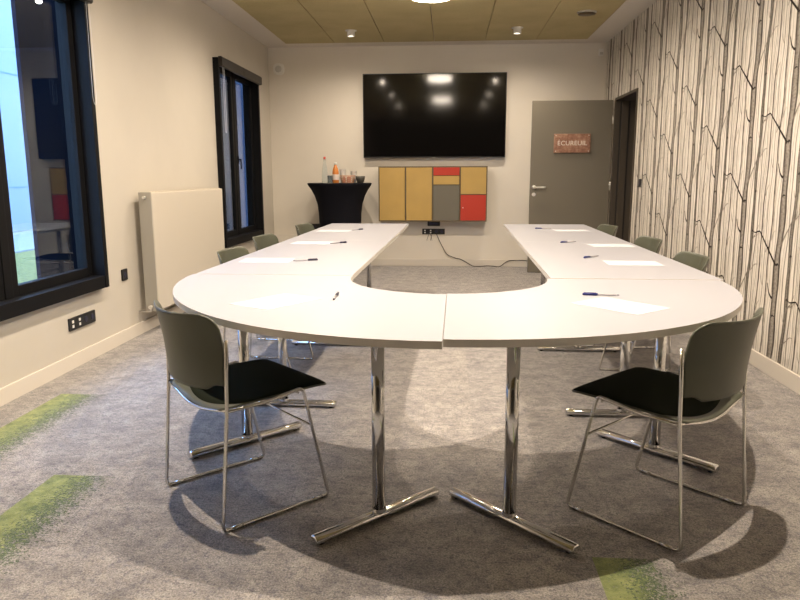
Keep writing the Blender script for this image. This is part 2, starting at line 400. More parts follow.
# offsets across one repeat (0 = big trunk axis) : offset, width, material, layer
TR = [(0, .076, 1, .0012), (.147, .038, 2, .0011), (.212, .010, 5, .0008), (.295, .013, 6, .0008), (.418, .012, 6, .0008), (.252, .005, 5, .0006), (.270, .005, 7, .0006),
      (.335, .005, 7, .0006), (.36, .006, 5, .0006), (.385, .004, 7, .0006), (.455, .005, 7, .0006), (.49, .005, 5, .0004), (.062, .005, 7, .0004), (.093, .008, 5, .0008), (.178, .005, 7, .0008), (.228, .004, 7, .0005), (.31, .008, 7, .0005), (.43, .010, 7, .0005)]
s0 = -9.4; ncol = 26
col0z = 1.20   # height where the hook joins in column 0
for c in range(ncol):
    cs = -4.34+TW*(c-10)      # trunk axis through the measured join at y=4.34
    jz = .681-.369*(c-10)
    for off, w, mi, d in TR:
        sc = cs+off
        if not (-YB+.03 < sc < -YN-.03): continue
        rs = random.Random(int(off*1000)); ph = rs.random()*6; z0 = clipz(sc, w)
        path = []; wd = []; n = 30
        for k in range(n+1):
            z = z0+(ZC-.002-z0)*k/n; zz = z-jz
            a = .007*math.sin(zz*2*math.pi/TH+ph)+.004*math.sin(zz*4*math.pi/TH+ph*2)
            path.append((sc+a, z)); wd.append(w*(1+.13*math.sin(zz*2*math.pi/TH*2+ph*3)))
        strip(path, wd, mi, d+.0008, True)
    # twigs, repeated every TH
    for r_ in range(-14, 14):
        zj = jz+TH*r_
        def tw(pts, w, mi=4, d=.0026, o=cs, st=False):
            P = [(o+a, zj+b_) for a, b_ in pts]
            if any(z > ZC-.01 or z < .11 for _, z in P) or any(DW[0]-.04 < -s_ < DW[1]+.04 and z < DW[2]+.04 for s_, z in P): return
            if any(not (-YB+.02 < s_ < -YN-.02) for s_, _ in P): return
            q = P if st else [(v.x, v.y) for v in smooth_path([(s_, z, 0) for s_, z in P], 4)]; n = len(q)
            w *= 1.3; strip(q, [w*(1-.6*k/(n-1)) for k in range(n)], mi, d)
        tw([(-.02, 0), (-.10, .060), (-.19, .128), (-.27, .188), (-.28, .192)], .013, st=True)
        tw([(-.278, .192), (-.31, .186), (-.35, .178), (-.39, .188)], .008)
        tw([(-.13, .105), (-.155, .10), (-.17, .12)], .005)
        tw([(-.025, -.205), (-.055, -.195), (-.085, -.165), (-.105, -.12)], .013)
        tw([(.02, .13), (.06, .185), (.10, .235), (.135, .285), (.165, .30), (.185, .345)], .009, 5)
        tw([(.135, .285), (.18, .30), (.23, .34), (.27, .345)], .006, 5)
        tw([(.155, -.26), (.185, -.22), (.21, -.20), (.24, -.14)], .007, 5)
        tw([(.185, -.22), (.225, -.21), (.25, -.19)], .004, 5)
        tw([(.155, .40), (.13, .43), (.12, .46)], .006, 5)
        tw([(.30, .05), (.315, .09), (.34, .12)], .005, 5)
        tw([(.372, .22), (.35, .25), (.34, .285)], .005, 5)
        tw([(.372, -.30), (.395, -.26), (.40, -.22)], .005, 5)
        tw([(.44, .52), (.455, .56), (.48, .58)], .004, 5)
        tw([(-.012, .0), (.0, .012), (.015, .005)], .014)
        tw([(.145, .07), (.155, .08), (.17, .075)], .010)
        tw([(-.015, .42), (.0, .43), (.02, .425)], .010)
        tw([(.15, .55), (.16, .56), (.172, .553)], .008)
wallr = tag(m.build('wall_right', [M['wp'], M['trunk'], M['trunk2'], M['trunk3'], M['ink'], M['ink2'], M['ink3'], M['ink4']], fix=False), kind='structure')

# baseboards
tag(MB().box(XL, XL+.012, YN, YB, 0, .095).build('baseboard_left', M['white'], bevel=.002), kind='structure')
tag(MB().box(XL+.012, XR-.012, YB-.012, YB, 0, .095).build('baseboard_back', M['white'], bevel=.002), kind='structure')
tag(MB().box(XR-.012, XR, YN, DW[0]-.0, 0, .10).box(XR-.012, XR, DW[1]+.06, YB, 0, .10).build('baseboard_right', M['white'], bevel=.002), kind='structure')
# boxed-in ledge low on the back wall at the left corner
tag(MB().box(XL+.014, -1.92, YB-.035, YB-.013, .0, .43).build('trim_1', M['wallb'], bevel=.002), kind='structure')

# ------------------------------------------------------------------ windows
def window(name, w, hs=1):
    y0, y1, z0, z1 = w; ym = (y0+y1)/2; xg = XL-.055
    root = empty(name, (XL, ym, z0), kind='structure')
    def B(): return MB()
    def bx(m, a, b, c, d, e, f): return m.box(a-XL, b-XL, c-ym, d-ym, e-z0, f-z0)
    f = B(); t = .045
    # casing lining the reveal, standing 2 cm proud of the wall
    bx(f, XL-.137, XL+.06, y0-.002, y0+t, z0, z1); bx(f, XL-.137, XL+.06, y1-t, y1+.002, z0, z1)
    bx(f, XL-.137, XL+.06, y0+t, y1-t, z1-t, z1); bx(f, XL-.137, XL+.055, y0+t, y1-t, z0, z0+.085)
    f.build('window_frame', M['black_alu'], root, bevel=.002)
    bx(B(), xg-.03, xg+.03, ym-.035, ym+.035, z0+.085, z1-t).build('mullion', M['black_alu'], root, bevel=.003)
    for a, b in ((y0+t, ym-.035), (ym+.035, y1-t)):
        s = B(); q = .060; za, zb = z0+.085, z1-t
        bx(s, xg-.024, xg+.024, a, a+q, za, zb); bx(s, xg-.024, xg+.024, b-q, b, za, zb)
        bx(s, xg-.024, xg+.024, a+q, b-q, za, za+q); bx(s, xg-.024, xg+.024, a+q, b-q, zb-q, zb)
        so = s.build('sash', M['black_alu'], root, bevel=.003)
        bx(B(), xg-.004, xg+.004, a+q, b-q, za+q, zb-q).build('pane', M['glass'], so)
    h = B(); yh = ym+.062*hs; zh = z0+.95
    bx(h, xg+.024, xg+.036, yh-.014, yh+.014, zh-.04, zh+.04); bx(h, xg+.036, xg+.065, yh-.008, yh+.008, zh-.008, zh+.008); bx(h, xg+.053, xg+.065, yh-.01, yh+.01, zh-.11, zh+.01)
    h.build('window_handle', M['black_alu'], root, bevel=.002)
    return root
window('window_1', W1, -1); window('window_2', W2)
def blind(y0, y1, label, cord, yc=None, zlo=1.9, grp=None, cr=.0009):
    r = empty('roller_blind', (XL, (y0+y1)/2, 2.44), label=label, cat='window blind', group=grp); L = y1-y0; ym = (y0+y1)/2
    MB().prism([(-.0+x, z) for x, z in ((.061, -.10), (.090, -.10), (.10, -.09), (.10, -.012), (.09, 0), (.061, 0))], 0, 1).build('tmp', M['cassette'])
    tmp = bpy.data.objects['tmp']; me = tmp.data
    for v in me.vertices: x, z, t = v.co; v.co = (x, (t-.5)*(L-.006), z)
    tmp.name = me.name = 'blind_cassette'; tmp.parent = r
    if cord:
        a = yc-ym; p = [(.085, a-.02, -.10), (.085, a-.024, zlo-2.44+.04), (.085, a-.010, zlo-2.44), (.085, a+.010, zlo-2.44), (.085, a+.024, zlo-2.44+.04), (.085, a+.02, -.10)]
        MB().tube(arcpath(p, .012, 3), cr, 6).build('pull_cord', M['cordw'], r)
    return r
blind(2.68, 3.65, 'dark roller blind cassette above the left pane of the nearer window', False)
blind(3.65, 4.62, 'dark roller blind cassette above the right pane of the nearer window', True, 4.57, 1.70)
blind(7.22, 7.985, 'dark roller blind cassette over far window, nearer half with a white looped cord', True, 7.30, 1.68, cr=.0022)
blind(7.985, 8.75, 'dark roller blind cassette over far window, half nearest the corner', False)

# ------------------------------------------------------------------ outside
tag(MB().box(-30, XL-WL-.02, -8, 30, -.35, -.15).build('ground', M['grass']), kind='structure')
tag(MB().box(-10.6, -7.9, -8, 30, -.15, -.12).build('garden_path', M['pave']), 'pale paved path along the blue building behind the lawn', 'path')
bld = empty('building', (-12, 14, -.15), label='pale blue building across the lawn outside the nearer window', cat='building')
MB().box(-1, 1, -24, 16, 0, 9).build('facade', M['cyan'], bld)
for z in (1.1, 3.9, 6.7): MB().box(1, 1.01, -24, 16, z, z+.03).build('facade_joint', M['joint'], bld)
tag(MB().box(-3.03, -3.0, 4.84, 12.5, -.15, 4.2).build('cladding_wall', M['outdark']), 'dark blue clad outer wall standing just beyond the window glass', 'outer wall')

# ------------------------------------------------------------------ doorway, door, corridor
d1 = empty('door_1', (XR, DW[1], 0), kind='structure')
f = MB()
def fb(x0, x1, y0, y1, z0, z1, mi=0): f.box(x0-XR, x1-XR, y0-DW[1], y1-DW[1], z0, z1, mi)
for a, b in ((DW[0]-.002, DW[0]+.03), (DW[1]-.03, DW[1]+.002)):
    fb(XR-.012, XR+.05, a, b, 0, DW[2]); fb(XR+.05, XR+.07, a, b, 0, DW[2], 1); fb(XR+.07, XR+.15, a-.0 if a < 8 else a-.012, b+.012 if a < 8 else b, 0, DW[2]-.01)
    fb(XR+.15, XR+.17, a, b, 0, DW[2], 1); fb(XR+.17, XR+WT+.01, a, b, 0, DW[2])
fb(XR-.012, XR+WT+.01, DW[0]+.03, DW[1]-.03, DW[2]-.03, DW[2]+.002)
f.build('door_frame', [M['doorframe'], M['darkgap']], d1, bevel=.002)
# leaf: hinged on the far jamb, swung open into the room
DY = 8.865
leaf = MB().box(1.012-XR, 1.985-XR, DY-DW[1]+.0, DY-DW[1]+.042, .008, 2.135).build('door_leaf', M['door'], d1, bevel=.002)
h = MB(); hx, hz = 1.06-XR, 1.085; yy = DY-DW[1]
h.lathe([(.026, 0), (.026, .008), (.010, .009), (.010, .045)], n=20)
for i, v in enumerate(h.v): h.v[i] = (hx+v[0], yy-v[2], hz+v[1])
h.tube(arcpath([(hx, yy-.045, hz), (hx, yy-.055, hz), (hx+.13, yy-.055, hz), (hx+.135, yy-.045, hz)], .01, 4), .012, 10)
b0 = len(h.v); h.lathe([(.024, 0), (.024, .007)], n=20)
for i in range(b0, len(h.v)): v = h.v[i]; h.v[i] = (hx+v[0], yy-v[2], hz-.09+v[1])
h.build('door_handle', M['steel'], leaf)
for z in (.25, 1.05, 1.85): MB().tube([(1.992-XR, yy-.004, z), (1.992-XR, yy-.004, z+.1)], .008, 8).build('hinge', M['steel'], d1)
# corridor
c = empty('corridor', (XR+WT, DW[1], 0), kind='structure')
MB().box(0, 1.6, -2.2, 2.2, -.2, 0).build('corridor_floor', M['corrfloor'], c)
MB().box(1.6, 1.7, -2.2, 2.2, -.2, 2.6).box(0, 1.6, 2.2, 2.3, -.2, 2.6).box(0, 1.6, -2.3, -2.2, -.2, 2.6).box(0, 1.7, -2.3, 2.3, 2.6, 2.7).build('corridor_wall', M['corr'], c)

# sign on the door
sg = empty('door_sign', (1.508, DY-.001, 1.62), label='rusty copper plaque with the word écureuil on the open grey door', cat='sign')
MB().box(-.222, .222, -.022, 0, -.115, .115).build('sign_plate', M['sign'], sg, bevel=.004)
def text(s, size, loc, parent, matl, ext=.002, name='lettering', rot=(R(90), 0, 0)):
    cu = bpy.data.curves.new(name, 'FONT'); cu.body = s; cu.size = size; cu.extrude = ext; cu.align_x = 'CENTER'; cu.align_y = 'CENTER'
    cu.space_character = 1.05; to = bpy.data.objects.new('tmp', cu); COL.objects.link(to); bpy.context.view_layer.update()
    me = bpy.data.meshes.new_from_object(to.evaluated_get(bpy.context.evaluated_depsgraph_get())); bpy.data.objects.remove(to)
    me.materials.clear(); me.materials.append(matl); o = bpy.data.objects.new(name, me); COL.objects.link(o); o.location = loc; o.rotation_euler = rot; o.parent = parent; return o
t = text('ÉCUREUIL', .078, (0, -.0235, .0), sg, M['letter'])
for x in (-.2, .2):
    for z in (-.095, .095):
        MB().lathe([(.006, 0), (.006, .003)], n=12).build('screw', M['steel'], sg, (x, -.022, z)).rotation_euler = (R(90), 0, 0)

# ------------------------------------------------------------------ tables
def tleg(parent, x, y, ang, L=.575):
    """polished column with a T foot lying along ang, and a plate under the top"""
    col = MB().tube([(0, 0, .030), (0, 0, TAB-.028)], .0235, 28)
    col.lathe([(.034, TAB-.034), (.034, TAB-.026)], n=24).lathe([(.027, .034), (.0255, .046)], n=24, capb=False, capt=False)
    col.box(-.12, .12, -.05, .05, TAB-.029, TAB-.026)
    o = col.build('leg', M['chrome'], parent, (x, y, 0), ang)
    h = L/2; ft = MB().tube([(-h, 0, .020), (-h+.006, 0, .020), (h-.006, 0, .020), (h, 0, .020)], .02, 20, rs=[.015, .020, .020, .015], flat=(1.25, .85))
    ft.build('foot', M['chrome'], o)
    for sx in (-h+.03, h-.03): MB().lathe([(.012, 0), (.012, .006)], (sx, 0, 0), n=12).build('glide', M['blackplastic'], o)
def top_mesh(pts, name, parent):
    return MB().prism(pts, TAB-.025, TAB, 0, 1).build(name, [M['table'], M['edge']], parent)
def interp(T, V, t):
    for i in range(len(T)-1):
        if t <= T[i+1]: k = (t-T[i])/(T[i+1]-T[i]); return V[i]*(1-k)+V[i+1]*k
    return V[-1]
RING = 'white tables joined into a horseshoe'
def ring(side, cy, Ts, Vs, yend, label):
    root = empty('curved_table', (0, cy, 0), R(-.65), label=label, cat='table', group=RING)
    n = 40; pts = []
    for k in range(n+1):
        t = k/n; r = interp(Ts, Vs, t); a = t*math.pi/2; pts.append((r*math.sin(a), -r*math.cos(a)))
    # smooth the interpolated radius a little
    pts = [(sum(p[0] for p in pts[max(0, i-2):i+3])/len(pts[max(0, i-2):i+3]), sum(p[1] for p in pts[max(0, i-2):i+3])/len(pts[max(0, i-2):i+3])) if 2 <= i <= n-2 else pts[i] for i in range(n+1)]
    pts.append((pts[-1][0], yend-cy)); pts.append((.475, yend-cy))
    for k in range(n+1): a = (1-k/n)*math.pi/2; pts.append((.475*math.sin(a), -.475*math.cos(a)))
    pts = [(.003+x if False else max(x, .0012), y) for x, y in pts]
    if side < 0: pts = [(-x, y) for x, y in pts][::-1]
    top_mesh(pts, 'tabletop', root)
    for x, y in ((.243 if side < 0 else .227, 2.32), (.929, 3.0)): q = Matrix.Rotation(R(.65), 2) @ Vector((side*x, y-cy)); tleg(root, q.x, q.y, (R(45) if side < 0 else R(-45))+R(.65))
    sc = MB()
    for x in (.05, .10, .93): sc.box(side*x-.012, side*x+.012, -1.30+(0 if x < .5 else .42), -1.285+(0 if x < .5 else .42), TAB-.029, TAB-.025)
    return root
ring(-1, 3.338, [0, .1, .2, .3, .45, .6, .75, .9, 1], [1.318, 1.322, 1.318, 1.313, 1.297, 1.284, 1.281, 1.288, 1.297], 3.383, 'curved white quarter-ring table at the near left of the horseshoe')
ring(1, 3.350, [0, .15, .3, .5, .7, .85, 1], [1.302, 1.312, 1.322, 1.322, 1.302, 1.288, 1.282], 3.340, 'curved white quarter-ring table at the near right of the horseshoe')
def straight(x, y0, rz, label, ly, L=1.9):
    root = empty('straight_table', (x, y0, 0), rz, label=label, cat='table', group=RING)
    top_mesh([(-.405, .002), (.405, .002), (.405, L-.002), (-.405, L-.002)], 'tabletop', root)
    for y in ly: tleg(root, 0.0, y, 0)
    MB().box(-.02, .02, .17, L-.17, TAB-.065, TAB-.0252).build('crossbeam', M['steel'], root)
    return root
a = R(-.95); dx, dy = -math.sin(a)*1.9, math.cos(a)*1.9
straight(-.885, 3.402, a, 'straight white table left of the gap, second table from the near end', (.13, 1.49))
straight(-.885+dx, 3.402+dy, a, 'straight white table at the far left, ending by the black draped table', (.52, 1.77))
straight(.900, 3.346, a, 'straight white table right of the gap, next to the curved one', (.13, 1.49))
straight(.900+dx, 3.346+dy, a, 'straight white table at the far right, ending by the grey door', (.52, 1.77))

# ------------------------------------------------------------------ chairs
CW, CL = .245, .2225
def make_chair():
    root = empty('stacking_chair', (0, 0, 0))
    # local: +x = forward
    for s in (-1, 1):
        y = s*CW
        p = arcpath([(-.178, y, .688), (-.184, y, .56), (-.188, y, .44), (-CL-.001, y, .0075), (CL+.001, y, .0075), (.118, y, .460), (-.05, y, .438), (-.184, y, .437)], .022, 6)
        MB().tube(p, .0066, 10).build('side_frame', M['rod'], root)
        for q in (-CL+.03, CL-.075): MB().tube([(q, y, .0065), (q+.045, y, .0065)], .0080, 8).build('glide', M['rod'], root)
    MB().tube([(.158, -CW, .303), (.158, CW, .303)], .0045, 8).build('stretcher', M['rod'], root)
    rp = [(-.187-.012*math.cos(t*math.pi/2), CW*t, .437-.034*math.cos(t*math.pi/2)**1.3) for t in [k/8 for k in range(-8, 9)]]
    MB().tube(rp, .0050, 8).build('seat_rail', M['rod'], root); MB().tube([(.10, -CW, .4445), (.10, CW, .4445)], .0045, 8).build('seat_rail', M['rod'], root)
    # seat shell
    nu, nv = 22, 20
    def sz(u, v):
        t = max(0, min(1, (.10-u)/.30)); k = max(0, 1-(v/.24)**2)
        z = .452-.040*t*k-.006*t + .010*math.sin(max(0, t)*math.pi)*0
        if u > .18: z -= ((u-.18)/.075)**2*.012
        return z
    def outline(i, j, ins=0.0, u0=-.195, u1=.257):
        fu = i/nu; u = u0+(u1-u0)*fu; w = .238-ins
        if u > .19: w -= .026*(1-math.sqrt(max(0, 1-((u-.19)/(u1-.19))**2)))
        if u < -.15: w *= 1-.10*((-.15-u)/.045)**2
        v = w*(2*j/nv-1)
        e = .010*(abs(2*j/nv-1))**4 if fu > .5 else 0
        return u-e*fu, v
    def F(i, j): u, v = outline(i, j); return (u, v, sz(u, v)+.004)
    def G(i, j): u, v = outline(i, j); return (u, v, sz(u, v)-.003)
    MB().grid(F, G, nu, nv).build('seat', M['shell'], root)
    def F2(i, j):
        u, v = outline(i, j, .004, -.168, .255); u += .055*(v/.235)**2*(1-i/nu)**2
        e = min(1, min(i, nu-i)/1.5, min(j, nv-j)/1.5); return (u, v, sz(u, v)+.0045+.008*e**.5)
    def G2(i, j):
        p = F2(i, j); return (p[0], p[1], sz(p[0], p[1])+.0035)
    MB().grid(F2, G2, nu, nv).build('seat_pad', M['pad'], root)
    # backrest
    nz = 22
    def lo(v):
        a = abs(v)
        if a < .165: return .499+.004*(a/.165)**2
        if a < .205: return .503+(.021)*(1-math.cos((a-.165)/.04*math.pi))/2
        return .524
    def hi(v):
        a = abs(v); z = .770
        if a > .17: z -= .055*(1-math.sqrt(max(0, 1-((a-.17)/.068)**2)))
        return z+.012*(a/.238)**2
    def bp(i, j, off):
        v = .238*math.sin((2*j/nv-1)*math.pi/2*.97)/math.sin(math.pi/2*.97)
        z = lo(v)+(hi(v)-lo(v))*i/nz
        t = (z-.474)/.31; w = 1-.04*(1-t)
        um = -.242-.050*t**1.2; ue = -.184-.034*(max(0, t-.55)/.45)**1.5; u = um+(ue-um)*(abs(v)/.238)**2
        return (u+off, v*w, z)
    MB().grid(lambda i, j: bp(i, j, .0035), lambda i, j: bp(i, j, -.0035), nz, nv).build('backrest', M['shell'], root)
    for s in (-1, 1): MB().tube([(-.180, s*(CW-.0015), .60), (-.179, s*(CW-.0015), .682)], .0072, 10).build('back_socket', M['rod'], root)
    return root
chair = make_chair()
G_L, G_R, G_N = 'chairs along the left tables', 'chairs along the right tables', 'chairs at the curved near tables'
spots = [(-.79, 2.508, 45, 'green-backed stacking chair at the near left, facing the curved table', G_N),
         (.787, 2.480, 135.4, 'green-backed stacking chair at the near right, in front of the wallpaper', G_N),
         (-1.145, 4.25, -3.4, 'olive chair at the left tables beside the radiator, closest to the viewer', G_L),
         (-1.21, 5.26, -5.4, 'olive chair at the left tables, middle one beneath the far window', G_L),
         (-1.16, 6.52, -5.7, 'olive chair at the left tables, last one before the black draped table', G_L),
         (1.195, 4.10, 181.2, 'olive chair at the right tables by the wallpaper, closest to the viewer', G_R),
         (1.255, 5.18, 184.1, 'olive chair at the right tables by the wallpaper, middle of three', G_R),
         (1.25, 6.50, 186.5, 'olive chair at the right tables by the doorway, farthest of three', G_R)]
for i, (x, y, a, lb, g) in enumerate(spots):
    o = chair if i == 0 else copy_tree(chair)
    o.location = (x, y, 0); o.rotation_euler.z = R(a); tag(o, lb, 'chair', g)

# ------------------------------------------------------------------ papers and pens
TZ = TAB+.0003
pap = [(-.68, 2.655, 58, 'sheet of paper on the near left curved table beside a dark pen'),
       (.655, 2.640, -49, 'sheet of paper on the near right curved table below a blue pen'),
       (-1.07, 3.985, 2, 'sheet of paper at the left tables before the nearest side chair'),
       (-1.01, 5.07, -3, 'sheet of paper at the left tables before the middle side chair'),
       (-1.04, 6.20, -3, 'sheet of paper at the left tables before the farthest side chair'),
       (1.04, 3.96, -2, 'sheet of paper at the right tables before the nearest side chair'),
       (1.15, 4.98, 3, 'sheet of paper at the right tables before the middle side chair'),
       (1.10, 6.33, 4, 'sheet of paper at the right tables before the farthest side chair')]
pm = MB().box(-.1485, .1485, -.105, .105, 0, .0006).build('sheet_of_paper', M['paper'])
for i, (x, y, a, lb) in enumerate(pap):
    o = pm if i == 0 else pm.copy()
    if i: COL.objects.link(o)
    o.location = (x, y, TZ); o.rotation_euler.z = R(a); tag(o, lb, 'paper', 'sheets of paper laid out on the tables')
def make_pen(cap, nm='ballpoint_pen'):
    r = empty(nm)
    MB().tube([(-.068, 0, .0052), (-.060, 0, .0052), (.030, 0, .0052)], .004, 8, rs=[.0012, .0038, .0042]).build('barrel', M['pengrey'], r)
    c = MB().tube([(.012, 0, .0055), (.070, 0, .0055), (.073, 0, .0055)], .0052, 8, rs=[.0052, .0052, .003]); c.box(.018, .068, -.0018, .0018, .0105, .0125)
    c.build('cap', cap, r)
    MB().tube([(-.074, 0, .0052), (-.064, 0, .0052)], .0022, 8).build('tip', M['pendark'], r)
    return r
def pen(base, x0, y0, x1, y1, lb):   # thick (cap) end first
    a = math.atan2(y0-y1, x0-x1); base.location = ((x0+x1)/2, (y0+y1)/2, TAB+.0004); base.rotation_euler.z = a
    tag(base, lb, 'pen', 'ballpoint pens laid out on the tables')
p1 = make_pen(M['penblue']); p2 = make_pen(M['pendark'])
pen(p1, .557, 2.868, .70, 2.848, 'blue capped pen lying above the paper on the near right curved table')
pen(p2, -.463, 2.86, -.457, 2.66, 'dark pen lying alone right of the paper on the near left curved table')
for args in ((-.768, 4.00, -.90, 3.93, 'dark pen at the left tables lined up with the nearest side chair'),
             (-.762, 5.08, -.86, 4.985, 'dark pen at the left tables lined up with the middle side chair'),
             (-.80, 6.35, -.87, 6.25, 'dark pen at the left tables lined up with the farthest side chair'),
             (.817, 4.183, .905, 4.266, 'dark pen at the right tables lined up with the nearest side chair'),
             (.834, 5.152, .934, 5.215, 'dark pen at the right tables lined up with the middle side chair'),
             (.812, 6.52, .94, 6.50, 'dark pen at the right tables lined up with the farthest side chair')):
    pen(copy_tree(p2 if args[0] < 0 else p1), *args)
for o in bpy.data.objects:
    if o.get('category') == 'pen' and 'right tables' in o['label']: o['label'] = o['label'].replace('dark pen', 'blue pen')

# ------------------------------------------------------------------ radiator
ra = empty('radiator', (XL, 6.03, .175), label='large white panel radiator on the left wall between the windows', cat='radiator')
x0, x1, L2, H = .05, .155, .835, .94
MB().box(x1-.014, x1, -L2, L2, .01, H-.01).box(x0, x0+.012, -L2+.01, L2-.01, .01, H-.02).build('panel', M['rad'], ra, bevel=.004)
for s in (-1, 1): MB().box(x0, x1-.006, s*L2-.006, s*L2+.006, .005, H-.005).build('side_cover', M['grille'] if s < 0 else M['rad'], ra, bevel=.003)
g = MB().box(x0, x1-.004, -L2, L2, H-.014, H-.008)
for k in range(60): y = -L2+.02+k*(2*L2-.04)/59; g.box(x0+.01, x1-.02, y-.006, y+.006, H-.008, H)
g.build('top_grille', M['rad'], ra)
v = MB()
v.tube([(x0+.05, -L2-.03, H-.045), (x0+.05, -L2-.005, H-.045)], .012, 14); v.build('bleed_valve', M['steel'], ra)
v = MB(); v.tube([(x0+.055, -L2-.05, .045), (x0+.055, -L2-.005, .045)], .016, 14).tube([(x0+.055, -L2-.035, .045), (x0+.055, -L2-.035, .012), (.012, -L2-.035, .012)], .008, 10)
v.build('valve', M['steel'], ra)
for y in (-.6, .6): MB().box(0.002, x0+.002, y-.02, y+.02, .1, H-.12).build('bracket', M['rad'], ra)

# ------------------------------------------------------------------ electrical bits
def plate(name, loc, w, h, axis, lb, n=1, holes=0, rz=0, mm='blackplastic', cat='socket', g=None):
    """wall plate; local x = along wall, -y = out of the wall"""
    r = empty(name, loc, rz, label=lb, cat=cat, group=g)
    MB().prism(rounded(w, h, .006, 3), 0, .011).build('cover_plate', M[mm], r, bevel=.0015).rotation_euler = (R(90), 0, 0)
    for k in range(n):
        x = (k-(n-1)/2)*(w/n)
        if holes > k or holes < 0:
            for z in (-.015, .015): MB().box(x-.010, x+.010, -.0135, -.0105, z-.009, z+.009).build('jack', M['white_plastic'], r)
        else:
            MB().lathe([(.021, 0), (.019, .003)], n=20, capb=True).build('socket_well', M['pendark'], r, (x, -.0105, 0)).rotation_euler = (R(90), 0, 0)
    return r
plate('socket_strip', (XL, 4.325, .29), .33, .082, 0, 'black four-gang socket strip low on left wall under the nearer window', 4, 2, R(90))
plate('wall_socket', (XL, 4.965, .505), .085, .085, 0, 'single black socket on the left wall beside the radiator', 1, 0, R(90))
plate('socket_strip', (-.21, YB, .477), .31, .075, 0, 'black socket strip on the back wall beneath the colourful cabinet', 4, 2)
MB_ = empty('junction_box', (-.205, YB, .585), label='small black box directly under the colourful wall cabinet', cat='junction box')
MB().box(-.085, .085, -.05, 0, -.03, .035).build('housing', M['blackplastic'], MB_, bevel=.004)
MB().box(-.06, .06, -.052, -.049, -.015, .015).build('label_panel', M['pendark'], MB_)
plate('socket_strip', (-1.80, YB, .54), .20, .075, 0, 'black socket strip on the back wall left of the draped table', 2, 0)
plate('light_switch', (XR, 7.53, 1.15), .085, .085, 0, 'black light switch on the wallpaper beside the doorway', 1, 0, R(-90), cat='switch')
cp = smooth_path([(-.17, YB-.02, .45), (-.13, YB-.05, .36), (-.08, YB-.03, .26), (-.02, YB-.02, .165), (.09, YB-.022, .115), (.16, YB-.024, .10), (.23, YB-.025, .065), (.33, YB-.04, .010), (.43, YB-.055, .006), (.52, YB-.06, .014), (.60, YB-.06, .012), (.70, YB-.05, .006), (.785, YB-.025, .062), (.866, YB-.02, .086), (1.08, YB-.02, .08), (1.30, YB-.03, .02)], 8)
tag(MB().tube(cp, .005, 8).build('power_cable', M['cord']), 'black cable trailing from the back wall socket along the baseboard', 'cable')
w = MB()
for k, (a_, b_) in enumerate(((-.27, -.03), (-.25, .02), (-.23, -.02))): w.tube(smooth_path([(a_, YB-.02, .44), (a_+b_*.6, YB-.03, .40), (a_+b_, YB-.03, .355)], 4), .003, 6)
tag(w.build('loose_wires', M['cord']), 'short loose wires hanging below the socket strip on the back wall', 'wires')
al = empty('wall_siren', (-2.288, YB, 2.635), label='white rounded siren box high on the back wall near the left corner', cat='alarm')
o = MB().prism(rounded(.145, .145, .05, 6), 0, .045).build('housing', M['white_plastic'], al, bevel=.012, bseg=3); o.rotation_euler = (R(90), 0, 0)
o = MB().lathe([(.045, 0), (.040, .006), (.030, .008)], n=24).build('grille', M['grey_plastic'], al, (0, -.045, 0)); o.rotation_euler = (R(90), 0, 0)
se = empty('motion_sensor', (1.935, YB, 2.79), label='small white sensor on the back wall in the upper right corner', cat='sensor')
MB().box(-.03, .03, -.045, 0, -.045, .045).build('housing', M['white_plastic'], se, bevel=.01)
MB().box(-.02, .02, -.048, -.044, -.03, .0).build('lens', M['grey_plastic'], se)

# ------------------------------------------------------------------ television
tv = empty('television', (-.209, YB-.01, 2.01), label='huge black flat television mounted on the back wall', cat='television')
TWd, THt = .945, .542
MB().box(-TWd, TWd, -.075, -.03, -THt, THt).build('bezel', M['blackplastic'], tv, bevel=.003)
MB().box(-TWd+.010, TWd-.010, -.0765, -.0745, -THt+.014, THt-.010).build('screen', M['screen'], tv)
MB().box(-.3, .3, -.031, .008, -.2, .2).build('wall_mount', M['blackplastic'], tv)
MB().box(-.02, .02, -.0765, -.073, -THt-.006, -THt+.003).build('indicator', M['grey_plastic'], tv)

# ------------------------------------------------------------------ colourful wall cabinet
cx0, cx1, cz0, cz1 = -.938, .498, .63, 1.352; CY = YB-.26
cab = empty('wall_cabinet', ((cx0+cx1)/2, YB, cz0), label='wall-hung cabinet with mustard, red and grey doors under the television', cat='cabinet')
ox, oz = (cx0+cx1)/2, cz0
b = MB(); t = .013; Wd = (cx1-cx0)/2; Hh = cz1-cz0; D = -.26
b.box(-Wd, -Wd+t, D, -.001, 0, Hh).box(Wd-t, Wd, D, -.001, 0, Hh).box(-Wd+t, Wd-t, D, -.001, 0, t).box(-Wd+t, Wd-t, D, -.001, Hh-t, Hh).box(-Wd+t, Wd-t, -.015, -.001, t, Hh-t)
cols = [-Wd, -.578-ox, -.220-ox, .142-ox, Wd]
for xx in cols[1:-1]: b.box(xx-t/2, xx+t/2, D+.002, -.015, t, Hh-t)
b.build('body', M['cabframe'], cab, bevel=.001)
def panel(i, z0, z1, mm, kn=False):
    x0, x1 = cols[i]+.010, cols[i+1]-.010
    if i == 0: x0 = -Wd+t+.002
    if i == 3: x1 = Wd-t-.002
    p = MB().box(x0, x1, D-.002, D+.016, z0, z1).build('cabinet_door', M[mm], cab, bevel=.001)
    if kn:
        k = MB().lathe([(.007, 0), (.007, .012)], n=14).build('knob', M['steel'], p, (x0+.03, D-.002, (z0+z1)/2)); k.rotation_euler = (R(90), 0, 0)
z9 = Hh-t-.002; z1_ = t+.002
panel(0, z1_, z9, 'mustard'); panel(1, z1_, z9, 'mustard')
panel(2, Hh-.117, z9, 'red'); panel(2, Hh-.235, Hh-.124, 'mustard'); panel(2, z1_, Hh-.248, 'greypanel')
